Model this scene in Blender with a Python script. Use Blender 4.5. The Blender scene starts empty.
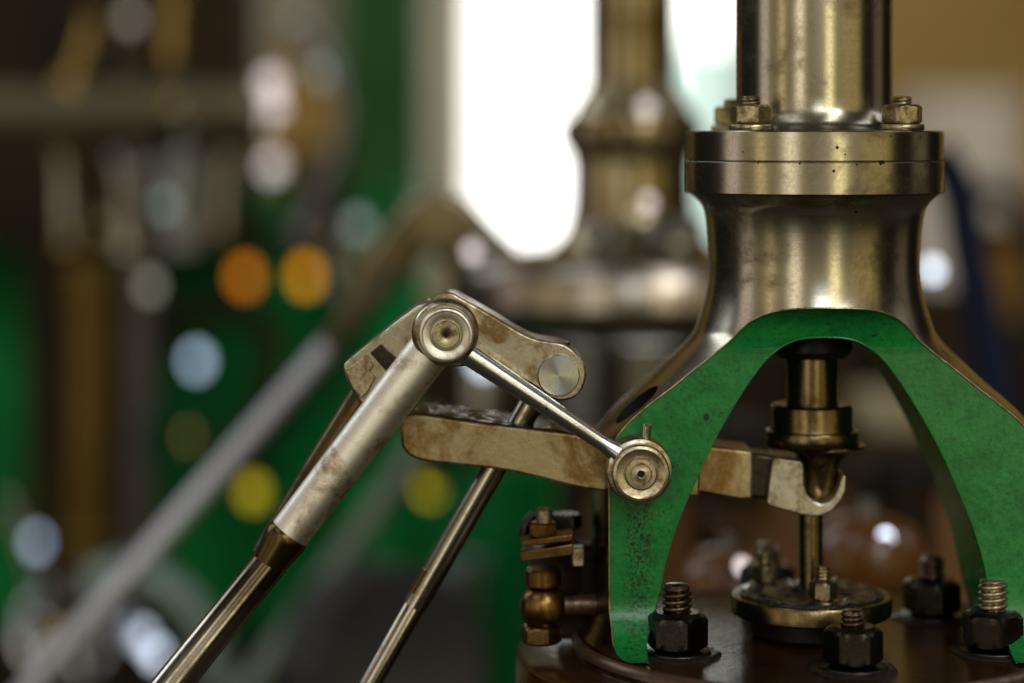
import bpy, bmesh, math, random
from mathutils import Vector, Matrix
from bpy import context
C = bpy.context.scene
COL = C.collection
R = math.radians
random.seed(7)

# ---------------------------------------------------------------- units, camera, world, lamps
S = 0.00035            # metres per engine unit (one unit is about a third of a millimetre)
D = 2300.0             # distance from camera to the engine axis, in units
AX, HZ, BZ = 814.0, 140.0, 634.0
def at(u, v, Y=0.0):
    """engine units of a point Y behind the engine axis"""
    k = (D + Y) / D
    return Vector((512 + (u - 512) * k - AX, Y, BZ - (HZ + (v - HZ) * k)))
def sc(Y): return (D + Y) / D

cam_d = bpy.data.cameras.new('camera'); cam = bpy.data.objects.new('camera', cam_d); COL.objects.link(cam)
cam.location = Vector((512 - AX, -D, BZ - HZ)) * S
cam.rotation_euler = (R(90), 0, 0)
cam_d.sensor_width = 36; cam_d.lens = 36 * D / 1024
cam_d.shift_y = -(341.5 - HZ) / 1024
cam_d.clip_start = 0.02; cam_d.clip_end = 60
cam_d.dof.use_dof = True; cam_d.dof.focus_distance = (D - 112) * S
cam_d.dof.aperture_fstop = cam_d.lens / 1000 / (80 * S)
cam_d.dof.aperture_ratio = 1.15
C.camera = cam

C.view_settings.view_transform = 'Standard'; C.view_settings.look = 'None'
C.view_settings.exposure = 0.0; C.view_settings.gamma = 1
C.cycles.use_denoising = True
C.cycles.use_adaptive_sampling = False
C.cycles.max_bounces = 6; C.cycles.sample_clamp_indirect = 4

class NT:
    """tiny node-tree helper"""
    def __init__(s, tree): s.t = tree
    def n(s, kind, **kw):
        nd = s.t.nodes.new(kind)
        for k, v in kw.items(): setattr(nd, k, v)
        return nd
    def link(s, a, b): s.t.links.new(a, b)
    def put(s, sock, v):
        if hasattr(v, 'is_linked') or hasattr(v, 'links'): s.t.links.new(v, sock)
        else: sock.default_value = v
    def m(s, op, a, b=0.0, c=None, clamp=False):
        nd = s.n('ShaderNodeMath', operation=op, use_clamp=clamp)
        s.put(nd.inputs[0], a); s.put(nd.inputs[1], b)
        if c is not None: s.put(nd.inputs[2], c)
        return nd.outputs[0]
    def ramp(s, v, a, b, x=0.0, y=1.0):
        nd = s.n('ShaderNodeMapRange', interpolation_type='SMOOTHSTEP')
        s.put(nd.inputs[0], v); s.put(nd.inputs[1], a); s.put(nd.inputs[2], b); s.put(nd.inputs[3], x); s.put(nd.inputs[4], y)
        return nd.outputs[0]
    def mix(s, f, a, b, blend='MIX'):
        nd = s.n('ShaderNodeMix', data_type='RGBA', blend_type=blend)
        s.put(nd.inputs[0], f); s.put(nd.inputs[6], a); s.put(nd.inputs[7], b)
        return nd.outputs[2]
    def noise(s, vec, scale, detail=4, rough=0.55, dist=0.0):
        nd = s.n('ShaderNodeTexNoise'); s.put(nd.inputs['Vector'], vec)
        nd.inputs['Scale'].default_value = scale; nd.inputs['Detail'].default_value = detail
        nd.inputs['Roughness'].default_value = rough; nd.inputs['Distortion'].default_value = dist
        return nd.outputs[0]
def c4(c): return (c[0], c[1], c[2], 1.0)

# the engine room as light: dim warm walls with tall windows behind the photographer, roof lights above
w = bpy.data.worlds.new('World'); C.world = w; w.use_nodes = True
t = NT(w.node_tree); w.node_tree.nodes.clear()
tc = t.n('ShaderNodeTexCoord'); sx = t.n('ShaderNodeSeparateXYZ'); t.link(tc.outputs['Generated'], sx.inputs[0])
az = t.m('ARCTAN2', sx.outputs[0], t.m('MULTIPLY', sx.outputs[1], -1))
el = t.m('ARCSINE', sx.outputs[2])
base = t.mix(t.ramp(el, R(-40), R(60)), c4((.002, .0015, .0008)), c4((.014, .012, .008)))
def win(col, a0, aw, e0, e1, base, soft=4):
    da = t.m('ABSOLUTE', t.m('SUBTRACT', az, R(a0)))
    fa = t.ramp(da, R(aw / 2 + soft), R(max(aw / 2 - soft, 0)))
    fe = t.m('MULTIPLY', t.ramp(el, R(e0 - 2.5), R(e0 + 2.5)), t.ramp(el, R(e1 + 4), R(e1 - 4)))
    return t.mix(t.m('MULTIPLY', fa, fe), base, c4(col))
WINDOWS = [((.30, .255, .155), -6, 136, -9, 28), ((.85, .74, .70), -84, 16, -10, 30), ((1.1, .95, .55), -55, 8, -10, 30), ((1.9, 1.75, 1.5), -28, 12, -10, 35),
           ((2.7, 2.45, 1.5), 15, 9, -8, 35), ((.50, .40, .18), 48, 30, -9, 25), ((.16, .13, .09), 100, 20, -8, 30),
           ((5, 5.5, 6.2), 2, 16, 16, 32), ((4.5, 4.5, 4.5), 27, 14, 30, 66),
           ((1.5, 1.6, 1.8), -50, 34, 42, 68), ((2.4, 2.6, 2.9), -118, 26, 20, 58), ((1.3, 1.35, 1.5), 100, 26, 22, 58)]
for (col, a0, aw, e0, e1) in WINDOWS: base = win(col, a0, aw, e0, e1, base)
bg = t.n('ShaderNodeBackground'); t.link(base, bg.inputs[0]); bg.inputs[1].default_value = 1.0
out = t.n('ShaderNodeOutputWorld'); t.link(bg.outputs[0], out.inputs[0])

def area(name, loc, target, size, power, col):
    ld = bpy.data.lights.new(name, 'AREA'); ld.shape = 'RECTANGLE'; ld.size, ld.size_y = size; ld.energy = power; ld.color = col
    o = bpy.data.objects.new(name, ld); COL.objects.link(o); o.location = loc
    o.rotation_euler = (Vector(target) - Vector(loc)).to_track_quat('-Z', 'Y').to_euler()
    return o
KEY = Vector((1.0, -2.1, 1.65))
area('key_lamp', KEY, (0, .3, 0.1), (.55, .55), 11, (.93, .97, 1.0))

# ---------------------------------------------------------------- materials
def mat(name):
    m = bpy.data.materials.new(name); m.use_nodes = True
    tr = m.node_tree; tr.nodes.clear(); t = NT(tr)
    p = t.n('ShaderNodeBsdfPrincipled'); o = t.n('ShaderNodeOutputMaterial'); t.link(p.outputs[0], o.inputs[0])
    tc = t.n('ShaderNodeTexCoord'); oi = t.n('ShaderNodeObjectInfo')
    v = t.n('ShaderNodeVectorMath', operation='ADD'); t.link(tc.outputs['Object'], v.inputs[0])
    cb = t.n('ShaderNodeCombineXYZ')
    for i in range(3): t.link(t.m('MULTIPLY', oi.outputs['Random'], 3.1 + i), cb.inputs[i])
    t.link(cb.outputs[0], v.inputs[1])
    return m, t, p, v.outputs[0], tc.outputs['Object']

def metal(name, col, grime, rough=.25, amount=.5, scale=70, gr=.5, aniso=0.0, pits=.0, brush=None, bump=.15, metallic=1.0, dark=None, spec=.5, tax='Z'):
    m, t, p, v, ov = mat(name)
    n1 = t.noise(v, scale, 6, .65, .6)
    n2 = t.noise(v, scale * 5, 5, .7)
    g = t.ramp(t.m('ADD', t.m('MULTIPLY', n1, .75), t.m('MULTIPLY', n2, .25)), .60 - amount * .3, .80 - amount * .3)
    c = t.mix(g, c4(col), c4(grime))
    fine = t.noise(v, scale * 22, 3, .6)
    c = t.mix(t.ramp(fine, .35, .75, 0, .35), c, c4([x * .6 for x in col]))
    height = t.m('ADD', t.m('MULTIPLY', fine, .35), n2)
    if brush:
        mp = t.n('ShaderNodeMapping'); mp.inputs['Scale'].default_value = brush; t.link(v, mp.inputs[0])
        br = t.noise(mp.outputs[0], 1, 3, .7)
        height = t.m('ADD', height, t.m('MULTIPLY', br, .8))
        c = t.mix(t.ramp(br, .3, .8, 0, .3), c, c4([x * .7 for x in col]))
    if pits:
        vo = t.n('ShaderNodeTexVoronoi'); t.link(v, vo.inputs['Vector']); vo.inputs['Scale'].default_value = 190
        sep = t.n('ShaderNodeSeparateColor'); t.link(vo.outputs['Color'], sep.inputs[0])
        k = t.m('MULTIPLY', t.ramp(vo.outputs['Distance'], .12, .05), t.m('LESS_THAN', sep.outputs[0], pits))
        c = t.mix(k, c, c4((.02, .014, .008)))
        height = t.m('SUBTRACT', height, t.m('MULTIPLY', k, 1.5))
    if dark:     # heavy soot or grease toward one end along z: (z0, z1)
        sp = t.n('ShaderNodeSeparateXYZ'); t.link(ov, sp.inputs[0])
        k = t.ramp(t.m('ADD', sp.outputs[2], t.m('MULTIPLY', t.m('SUBTRACT', n1, .5), .03)), dark[0], dark[1])
        c = t.mix(t.m('MULTIPLY', k, .85), c, c4(grime))
    t.put(p.inputs['Base Color'], c)
    p.inputs['Metallic'].default_value = metallic
    t.put(p.inputs['Roughness'], t.m('ADD', t.m('MULTIPLY', g, gr - rough), t.m('ADD', t.m('MULTIPLY', t.m('SUBTRACT', fine, .5), .12), rough)))
    p.inputs['Specular IOR Level'].default_value = spec
    if aniso:
        p.inputs['Anisotropic'].default_value = aniso
        p.inputs['Anisotropic Rotation'].default_value = .25
        tg = t.n('ShaderNodeTangent', direction_type='RADIAL', axis=tax); t.link(tg.outputs[0], p.inputs['Tangent'])
    if bump:
        b = t.n('ShaderNodeBump'); b.inputs['Strength'].default_value = bump; b.inputs['Distance'].default_value = .0004
        t.put(b.inputs['Height'], height); t.link(b.outputs[0], p.inputs['Normal'])
    return m

STEEL = metal('turned_steel', (.50, .455, .33), (.16, .11, .05), .225, .45, 38, .36, .40, .06, (40, 40, 2600), .035)
BELLM = metal('turned_bell_steel', (.50, .455, .34), (.13, .085, .045), .22, .45, 38, .34, .38, .04, (40, 40, 2400), .035, dark=(.079, .060))
NUTM = metal('stained_steel', (.46, .38, .22), (.10, .065, .02), .28, .6, 130, .5, 0, .08, None, .25)
LINKM = metal('greasy_steel', (.66, .61, .46), (.20, .115, .028), .26, .62, 75, .45, 0, .08, None, .10)
PALEM = metal('pale_worn_steel', (.82, .77, .64), (.32, .20, .07), .46, .46, 60, .52, 0, .06, None, .10)
BARM = metal('grimy_lever_steel', (.68, .57, .34), (.22, .115, .018), .25, .76, 40, .42, 0, .05, None, .16, .9)
CAPM = metal('brown_filmed_steel', (.58, .50, .33), (.18, .10, .03), .32, .6, 160, .5, 0, .2, None, .2)
BRIGHT = metal('bright_steel', (.60, .59, .55), (.28, .21, .12), .27, .45, 90, .4, 0, .1, None, .08)
DARKM = metal('oily_dark_steel', (.055, .046, .037), (.035, .026, .02), .24, .5, 220, .38, 0, 0, None, .25)
BRASS = metal('dirty_brass', (.19, .11, .035), (.06, .03, .008), .3, .5, 90, .4, 0, .1, None, .2)
SPINDM = metal('oily_spindle_brass', (.22, .16, .075), (.07, .045, .015), .26, .5, 50, .3, 0, .1, None, .1)
OIL = metal('oil_wet_brown_iron', (.034, .013, .004), (.009, .004, .0015), .06, .5, 60, .2, 0, 0, None, .3, .0, spec=.24)
OILTOP = metal('oil_drops_black', (.018, .014, .011), (.008, .006, .005), .09, .5, 160, .16, 0, 0, None, .8, .0, spec=.10)
SIDE = metal('brown_oiled_iron', (.13, .075, .045), (.04, .02, .012), .28, .5, 55, .45, 0, 0, None, .15, .6)
RODM = metal('oiled_bright_rod', (.46, .42, .33), (.16, .11, .05), .19, .40, 40, .36, 0, .02, None, .04)
RODD = metal('oiled_rod_with_sooty_top', (.46, .42, .33), (.07, .042, .012), .18, .3, 40, .36, 0, .02, None, .04, dark=(.010, .031))
HOOKM = metal('pale_hook_steel', (.66, .62, .49), (.22, .15, .055), .34, .55, 90, .46, 0, .1, None, .14)
OILG = metal('wet_black_oil', (.016, .014, .014), (.008, .007, .006), .05, .5, 120, .12, 0, 0, None, .8, 0, spec=.4)
STUDM = metal('brown_threaded_steel', (.20, .135, .085), (.06, .035, .02), .25, .5, 130, .4, 0, 0, None, .2)
NECKM = metal('dark_brown_neck', (.10, .065, .025), (.04, .022, .008), .3, .4, 60, .42, 0, 0, None, .08)
PINM = metal('faced_bright_steel', (.62, .62, .58), (.4, .37, .28), .24, .3, 60, .34, .8, 0, None, .03, tax='Y')
SIDER = metal('dark_brown_rod', (.09, .065, .03), (.03, .018, .008), .3, .5, 60, .45, 0, 0, None, .15)
SIDEB = metal('sooty_brown_iron', (.035, .02, .011), (.012, .007, .004), .5, .5, 55, .6, 0, 0, None, .2, 0, spec=.12)
BLACK = metal('black_grease', (.012, .01, .008), (.006, .005, .004), .3, .5, 90, .5, 0, 0, None, .2, 0, spec=.2)

def green_paint():
    m, t, p, v, ov = mat('green_engine_enamel')
    n1 = t.noise(v, 45, 6, .7, .5); n2 = t.noise(v, 260, 5, .75)
    n3 = t.noise(v, 900, 4, .8); n4 = t.noise(v, 190, 6, .8, 1.2)
    c = t.mix(t.ramp(n1, .3, .7), c4((.003, .125, .022)), c4((.013, .215, .038)))
    c = t.mix(t.ramp(n4, .46, .70, 0, .22), c, c4((.005, .060, .014)))
    c = t.mix(t.ramp(n2, .50, .68, 0, .42), c, c4((.004, .040, .010)))
    c = t.mix(t.ramp(n3, .55, .66, 0, .85), c, c4((.006, .026, .006)))
    n5 = t.noise(v, 170, 2, .5)
    c = t.mix(t.ramp(n5, .70, .74, 0, .9), c, c4((.010, .018, .006)))
    # oil run below the pin on the leg
    q = t.n('ShaderNodeSeparateXYZ'); t.link(ov, q.inputs[0])
    wob = t.m('MULTIPLY', t.m('SUBTRACT', n1, .5), .012)
    dx = t.m('ABSOLUTE', t.m('ADD', t.m('SUBTRACT', q.outputs[0], -.0625), wob))
    run = t.m('MULTIPLY', t.ramp(dx, .0075, .001), t.m('MULTIPLY', t.ramp(q.outputs[2], .062, .050), t.ramp(q.outputs[2], -.002, .02, .35, 1)))
    run = t.m('MULTIPLY', run, t.ramp(t.noise(v, 900, 3, .7), .42, .6))
    c = t.mix(t.m('MULTIPLY', run, .9), c, c4((.012, .012, .007)))
    t.put(p.inputs['Base Color'], c)
    t.put(p.inputs['Roughness'], t.m('ADD', .12, t.m('MULTIPLY', n2, .24)))
    p.inputs['Specular IOR Level'].default_value = .42; p.inputs['Coat Roughness'].default_value = .15
    b = t.n('ShaderNodeBump'); b.inputs['Strength'].default_value = .22; b.inputs['Distance'].default_value = .0005
    t.put(b.inputs['Height'], t.m('ADD', n2, t.m('MULTIPLY', n1, 2.0))); t.link(b.outputs[0], p.inputs['Normal'])
    return m
GREEN = green_paint()

def plain(name, col, col2=None, rough=.5, metallic=0.0, scale=8, emit=0.0):
    m, t, p, v, ov = mat(name)
    n = t.noise(v, scale, 5, .6, .4)
    t.put(p.inputs['Base Color'], t.mix(t.ramp(n, .3, .7), c4(col), c4(col2 or [x * .6 for x in col])))
    p.inputs['Roughness'].default_value = rough; p.inputs['Metallic'].default_value = metallic; p.inputs['Specular IOR Level'].default_value = .12
    if emit:
        p.inputs['Emission Color'].default_value = c4(col); p.inputs['Emission Strength'].default_value = emit
    return m

# ---------------------------------------------------------------- mesh helpers
def cr(pts, n=6):
    """Catmull-Rom through 2-D or 3-D points"""
    P = [Vector(p) for p in pts]; o = []
    for i in range(len(P) - 1):
        a = P[i - 1] if i else P[0] * 2 - P[1]; b, c = P[i], P[i + 1]; d = P[i + 2] if i + 2 < len(P) else P[-1] * 2 - P[-2]
        for k in range(n):
            s = k / n
            o.append(.5 * (2 * b + (c - a) * s + (2 * a - 5 * b + 4 * c - d) * s * s + (3 * b - a - 3 * c + d) * s ** 3))
    o.append(P[-1]); return o
def frame(loc, axis):
    """matrix whose local Z is axis"""
    return Matrix.Translation(Vector(loc)) @ Vector(axis).normalized().to_track_quat('Z', 'Y').to_matrix().to_4x4()
UP, FRONT = (0, 0, 1), (0, -1, 0)

class MB:
    def __init__(s): s.v, s.f, s.mi = [], [], []
    def add(s, v, f, mi=0):
        b = len(s.v); s.v += [Vector(x) for x in v]; s.f += [[b + i for i in q] for q in f]; s.mi += [mi] * len(f); return s
    def rings(s, rings, close0=True, close1=True, mi=0):
        n = len(rings[0]); v = [p for r in rings for p in r]; f = []
        for i in range(len(rings) - 1):
            for k in range(n):
                k2 = (k + 1) % n
                f.append((i * n + k, i * n + k2, (i + 1) * n + k2, (i + 1) * n + k))
        if close0: f.append(tuple(reversed(range(n))))
        if close1: f.append(tuple(range((len(rings) - 1) * n, len(rings) * n)))
        return s.add(v, f, mi)
    def lathe(s, prof, loc=(0, 0, 0), axis=UP, segs=64, mi=0, rf=None):
        M = frame(loc, axis); rg = []
        for (r, z) in prof:
            rg.append([M @ Vector(((rf(a, z, r) if rf else r) * math.cos(a), (rf(a, z, r) if rf else r) * math.sin(a), z))
                       for a in [2 * math.pi * k / segs for k in range(segs)]])
        return s.rings(rg, mi=mi)
    def tube(s, pts, rad, segs=32, flat=1.0, mi=0):
        P = [Vector(p) for p in pts]; rad = rad if isinstance(rad, (list, tuple)) else [rad] * len(P)
        rg = []; up = Vector((0, -1, 0.0))
        for i, p in enumerate(P):
            tg = (P[min(i + 1, len(P) - 1)] - P[max(i - 1, 0)]).normalized()
            a = (up - tg * up.dot(tg)); a = a.normalized() if a.length > 1e-3 else Vector((1, 0, 0)); b = tg.cross(a)
            rg.append([p + (a * math.cos(q) * flat + b * math.sin(q)) * rad[i] for q in [2 * math.pi * k / segs for k in range(segs)]])
        return s.rings(rg, mi=mi)
    def prism(s, outline, y0, y1, mi=0):
        """outline of (x, z) points, extruded from depth y0 to y1"""
        a = sum(outline[i][0] * outline[(i + 1) % len(outline)][1] - outline[(i + 1) % len(outline)][0] * outline[i][1] for i in range(len(outline)))
        ol = outline if a > 0 else list(reversed(outline))
        return s.rings([[Vector((p[0], y1, p[1])) for p in reversed(ol)], [Vector((p[0], y0, p[1])) for p in reversed(ol)]], mi=mi)
    def box(s, lo, hi, mi=0):
        x0, y0, z0 = lo; x1, y1, z1 = hi
        return s.prism([(x0, z0), (x1, z0), (x1, z1), (x0, z1)], y0, y1, mi)
    def build(s, name, m, parent=None, bevel=0.0, angle=32, raw=False, origin=None, segs=2):
        me = bpy.data.meshes.new(name)
        up = parent
        while up is not None and 'o' not in up: up = up.parent
        org = Vector(up['o']) if up is not None else Vector(origin or (0, 0, 0))
        me.from_pydata([(p - org) * S for p in s.v], [], s.f)
        for mm in (m if isinstance(m, list) else [m]): me.materials.append(mm)
        for p, k in zip(me.polygons, s.mi): p.material_index = k; p.use_smooth = True
        bm = bmesh.new(); bm.from_mesh(me); bmesh.ops.recalc_face_normals(bm, faces=bm.faces); bm.to_mesh(me); bm.free()
        me.set_sharp_from_angle(angle=R(angle))
        o = bpy.data.objects.new(name, me); COL.objects.link(o)
        if parent is not None: o.parent = parent
        else: o.location = org * S
        if bevel:
            b = o.modifiers.new('bevel', 'BEVEL'); b.width = bevel * S; b.segments = segs; b.limit_method = 'ANGLE'; b.angle_limit = R(38)
        return o

def tag(o, label=None, cat=None, group=None, kind=None):
    if label: o['label'] = label
    if cat: o['category'] = cat
    if group: o['group'] = group
    if kind: o['kind'] = kind
    return o
def thing(name, label, cat, loc=(0, 0, 0), group=None):
    o = bpy.data.objects.new(name, None); COL.objects.link(o); o.empty_display_size = .01
    o.location = Vector(loc) * S; o['o'] = list(loc)
    return tag(o, label, cat, group)
def clean():
    for o in COL.objects:
        if 'o' in o: del o['o']
def copy_thing(r, loc, rotz, label, group=None):
    c = r.copy(); COL.objects.link(c); c.location = Vector(loc) * S; c.rotation_euler = (0, 0, rotz)
    tag(c, label, None, group)
    for ch in [x for x in COL.objects if x.parent == r]:
        d = ch.copy(); COL.objects.link(d); d.parent = c
        for g in [x for x in COL.objects if x.parent == ch]:
            e = g.copy(); COL.objects.link(e); e.parent = d
    return c

def hexprof(h, Rc, ch=.16):
    """rings of a chamfered hexagon nut of corner radius Rc"""
    apo = Rc * math.cos(math.pi / 6)
    def rf(a, z, r):
        q = (a % (math.pi / 3)) - math.pi / 6
        hx = apo / math.cos(q)
        e = max(0.0, h * .22 - z, z - h * .78) if True else 0
        cone = Rc - max(0.0, h * ch - z, z - h * (1 - ch)) * 1.55
        return min(hx, cone)
    zs = [0, h * .05, h * .1, h * ch, h * .3, h * .5, h * .7, h * (1 - ch), h * .9, h * .95, h]
    return [(1, z) for z in zs], rf
def add_nut(mb, loc, Rc, h, rot=0.0, axis=UP, ch=.16):
    prof, rf = hexprof(h, Rc, ch)
    return mb.lathe(prof, loc, axis, 72, rf=lambda a, z, r: rf(a + rot, z, r))
def add_thread(mb, loc, r, h, pitch, axis=UP, depth=None):
    depth = depth or pitch * .5
    def rf(a, z, _):
        q = ((z / pitch - a / (2 * math.pi)) % 1.0)
        tri = 1 - abs(q * 2 - 1)
        cut = min(1.0, tri * 1.7)
        lim = r - max(0.0, z - (h - pitch * .6)) * .8
        return min(r - depth * (1 - cut), lim)
    n = max(8, int(h / pitch * 10))
    return mb.lathe([(1, h * i / n) for i in range(n + 1)] + [(0, h + pitch * .12)], loc, axis, 36, rf=lambda a, z, q: (rf(a, z, q) if q > 0 else .05))

# ---------------------------------------------------------------- frame casting: bell of revolution, milled flat, arched
zP = lambda y: BZ - y
bp = [(124, 193.2), (118, 198), (111, 207), (107.5, 222), (105.5, 245), (105, 268), (106.5, 285), (109.5, 300), (116, 321), (121, 333), (133, 347),
      (149, 362), (167, 379), (187, 396), (204, 412), (216, 428), (221, 445), (222.5, 470), (222.5, 520), (222.5, 565), (222.5, 590), (224, 612), (232, 633)]
prof = [(p[0], zP(p[1])) for p in cr(bp, 5)]
def temp(mb, mats):
    o = mb.build('cutter', mats); o.data.update(); return o
MS = [BELLM, GREEN, BLACK]
bell0 = temp(MB().lathe(list(reversed(prof)), segs=256), MS)
WF = 79
def cut_profile(sgn):
    # (y, z) profile of the milled side: concave fillets at crown and foot
    pts = []
    for k in range(13):
        a = math.pi / 2 * k / 12
        pts.append((WF + 34 * (1 - math.cos(a)), zP(346) + 46 * math.sin(a)))       # to crown
    top = list(pts)
    pts = []
    for k in range(13):
        a = math.pi / 2 * k / 12
        pts.append((WF + 52 * (1 - math.cos(a)), zP(584) - 49 * math.sin(a)))
    bot = list(pts)
    poly = list(reversed(bot)) + top
    poly = [(420, poly[0][1])] + poly + [(420, poly[-1][1])]
    return [(sgn * y, z) for (y, z) in poly]
def xprism(poly, x0, x1, mi):
    mb = MB(); mb.rings([[Vector((x0, p[0], p[1])) for p in poly], [Vector((x1, p[0], p[1])) for p in poly]], mi=mi); return mb
cutters = [temp(xprism(cut_profile(s), -420, 420, 1), MS) for s in (-1, 1)]
ARCH = [(0, 337), (22, 338.5), (40, 345), (58, 359), (75, 381), (94, 411), (113, 445), (129, 480), (146, 520), (158, 557), (164, 585), (170, 612), (180, 640)]
kf = D / (D - WF)
arch = [(x / kf, zP(HZ + (y - HZ) / kf)) for (x, y) in [tuple(p) for p in cr(ARCH, 5)]]
arch = arch + [(arch[-1][0], -60)]
outl = [(-x, z) for (x, z) in reversed(arch)] + arch[1:]
cutters.append(temp(MB().prism(outl, -400, 400, 1), MS))
hl = at(633, 401, -55)
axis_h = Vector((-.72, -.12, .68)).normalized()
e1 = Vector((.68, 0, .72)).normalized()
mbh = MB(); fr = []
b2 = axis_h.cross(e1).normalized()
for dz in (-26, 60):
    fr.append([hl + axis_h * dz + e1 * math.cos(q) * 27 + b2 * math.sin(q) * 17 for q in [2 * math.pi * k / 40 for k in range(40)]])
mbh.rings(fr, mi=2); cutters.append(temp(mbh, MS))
for cu in cutters:
    md = bell0.modifiers.new('b', 'BOOLEAN'); md.operation = 'DIFFERENCE'; md.object = cu; md.solver = 'EXACT'
dg = bpy.context.evaluated_depsgraph_get()
cut_me = bpy.data.meshes.new_from_object(bell0.evaluated_get(dg))
for o in cutters + [bell0]: bpy.data.objects.remove(o)
frame_t = thing('engine_frame', 'polished steel bell of the engine standing on two green painted arched legs', 'engine frame')
def keep(me, idx, name, parent, mats):
    m2 = me.copy(); m2.name = name
    bm = bmesh.new(); bm.from_mesh(m2)
    bmesh.ops.delete(bm, geom=[f for f in bm.faces if f.material_index not in idx], context='FACES')
    for f in bm.faces: f.smooth = True
    for f in bm.faces: f.material_index = 0
    bm.to_mesh(m2); bm.free()
    m2.materials.clear()
    m2.materials.append(mats); m2.set_sharp_from_angle(angle=R(28))
    o = bpy.data.objects.new(name, m2); COL.objects.link(o); o.parent = parent; return o
bell = keep(cut_me, (0,), 'bell', frame_t, BELLM)
keep(cut_me, (1,), 'painted_arch', frame_t, GREEN)
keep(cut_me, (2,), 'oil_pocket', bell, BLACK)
def edge_beads(me, test, rad):
    bm = bmesh.new(); bm.from_mesh(me); bm.normal_update()
    es = {e for e in bm.edges if len(e.link_faces) == 2 and test(e)}
    chains = []
    while es:
        e = es.pop(); ch = [e.verts[0], e.verts[1]]
        for end in (0, 1):
            while True:
                v = ch[-1] if end else ch[0]; prv = ch[-2] if end else ch[1]
                d0 = (v.co - prv.co).normalized()
                nx = [x for x in v.link_edges if x in es and (x.other_vert(v).co - v.co).normalized().dot(d0) > .5]
                if not nx: break
                es.discard(nx[0]); o = nx[0].other_vert(v)
                if end: ch.append(o)
                else: ch.insert(0, o)
        if len(ch) > 4: chains.append([v.co / S for v in ch])
    bm.free(); mb = MB()
    for ch in chains:
        pts = [ch[0]]
        for p in ch[1:]:
            if (p - pts[-1]).length > 3.0: pts.append(p)
        if len(pts) > 3: mb.tube(pts, rad, 8)
    return mb
def two(e): return {f.material_index for f in e.link_faces}
WORN = metal('worn_bare_edge', (.46, .40, .26), (.14, .10, .04), .3, .6, 150, .45, 0, 0, None, .1)
edge_beads(cut_me, lambda e: two(e) == {0, 1} and min(v.co.z for v in e.verts) > 8 * S, 1.0).build('worn_edge', WORN, frame_t)
edge_beads(cut_me, lambda e: two(e) == {1} and e.link_faces[0].normal.dot(e.link_faces[1].normal) < .5 and min(v.co.y for v in e.verts) < 0, .9).build('paint_edge', GREEN, frame_t)
fl = [(120, 193), (126.5, 192.8), (128, 191.5), (128, 162), (127, 161), (100, 161)]
MB().lathe([(r, zP(y)) for r, y in fl], segs=160).build('flange', STEEL, frame_t, angle=40)

# ---------------------------------------------------------------- column above
colm = thing('steel_column', 'thick polished steel column bolted by its flange onto the bell', 'column', (0, 0, zP(160.6)))
MB().lathe([(100, zP(160.5)), (127, zP(160.3)), (128, zP(159.3)), (128, zP(132.5)), (126.5, zP(131)), (60, zP(130.6))], segs=160).build('flange', STEEL, colm, angle=40)
tp = [tuple(q) for q in cr([(98, 131), (91.5, 128.5), (86, 124.5), (82, 118.5), (79.2, 111), (78, 101), (78, 90)], 5)] + [ (78, 0), (78, -220), (78, -700)]
MB().lathe([(r, zP(y)) for r, y in tp], segs=128).build('tube', STEEL, colm, angle=50)

cf_ = [o for o in COL.objects if o.parent == colm and o.name.startswith('flange')][0]
def pits(spots, parent):
    mb = MB()
    for (u, v, r) in spots:
        q = at(u, v, -126); q.y = -math.sqrt(128 ** 2 - q.x ** 2)
        nrm = Vector((q.x, q.y, 0)).normalized()
        mb.lathe([(r * .3, -.5), (r, -.4), (r * .8, .12), (r * .2, .2)], q, nrm, 10)
    return mb.build('pit_marks', BLACK, parent)
pits([(837, 147.5, 1.9), (845, 154.5, 1.1), (746, 152, 1.0), (893, 136, 1.0)], cf_)
pits([(833.5, 171, 1.7), (857, 164.5, 1.2), (882, 163.6, 2.0), (885, 162.8, 1.6), (800, 163.8, 1.2), (760, 163.5, 1.0), (727, 180, .9)], [o for o in COL.objects if o.parent == frame_t and o.name.startswith('flange')][0])
# nuts on the column flange
def stud_nut(name, label, cat, loc, Rc, h, sr, sh, pitch, nm, sm, washer, group, rot=0.3):
    tt = thing(name, label, cat, loc, group)
    L = Vector(loc)
    wz = 0
    if washer:
        wr, wh = washer; wz = wh
        MB().lathe([(wr - 1, 0), (wr, 1), (wr, wh - 1), (wr - 1, wh)], L, segs=48).build('washer', nm, tt, angle=50)
    add_nut(MB(), L + Vector((0, 0, wz)), Rc, h, rot).build('nut', nm, tt, angle=24)
    add_thread(MB(), L + Vector((0, 0, wz + h - 1)), sr, sh, pitch).build('stud', sm, tt, angle=60)
    return tt
fz = zP(130.8); G1 = 'nuts on the column flange'
n0 = stud_nut('flange_nut', 'small stained hexagon nut on the column flange, in front at left of the column', 'nut', (-71, -77, fz), 20.5, 19, 9.5, 9, 3.4, NUTM, NUTM, (21.5, 6), G1)
copy_thing(n0, (75, -77, fz), .45, 'small stained hexagon nut on the column flange, in front at right of the column', G1)
copy_thing(n0, (-76, 62, fz), .8, 'small dark blurred nut on the column flange, behind the left front nut', G1)

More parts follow.
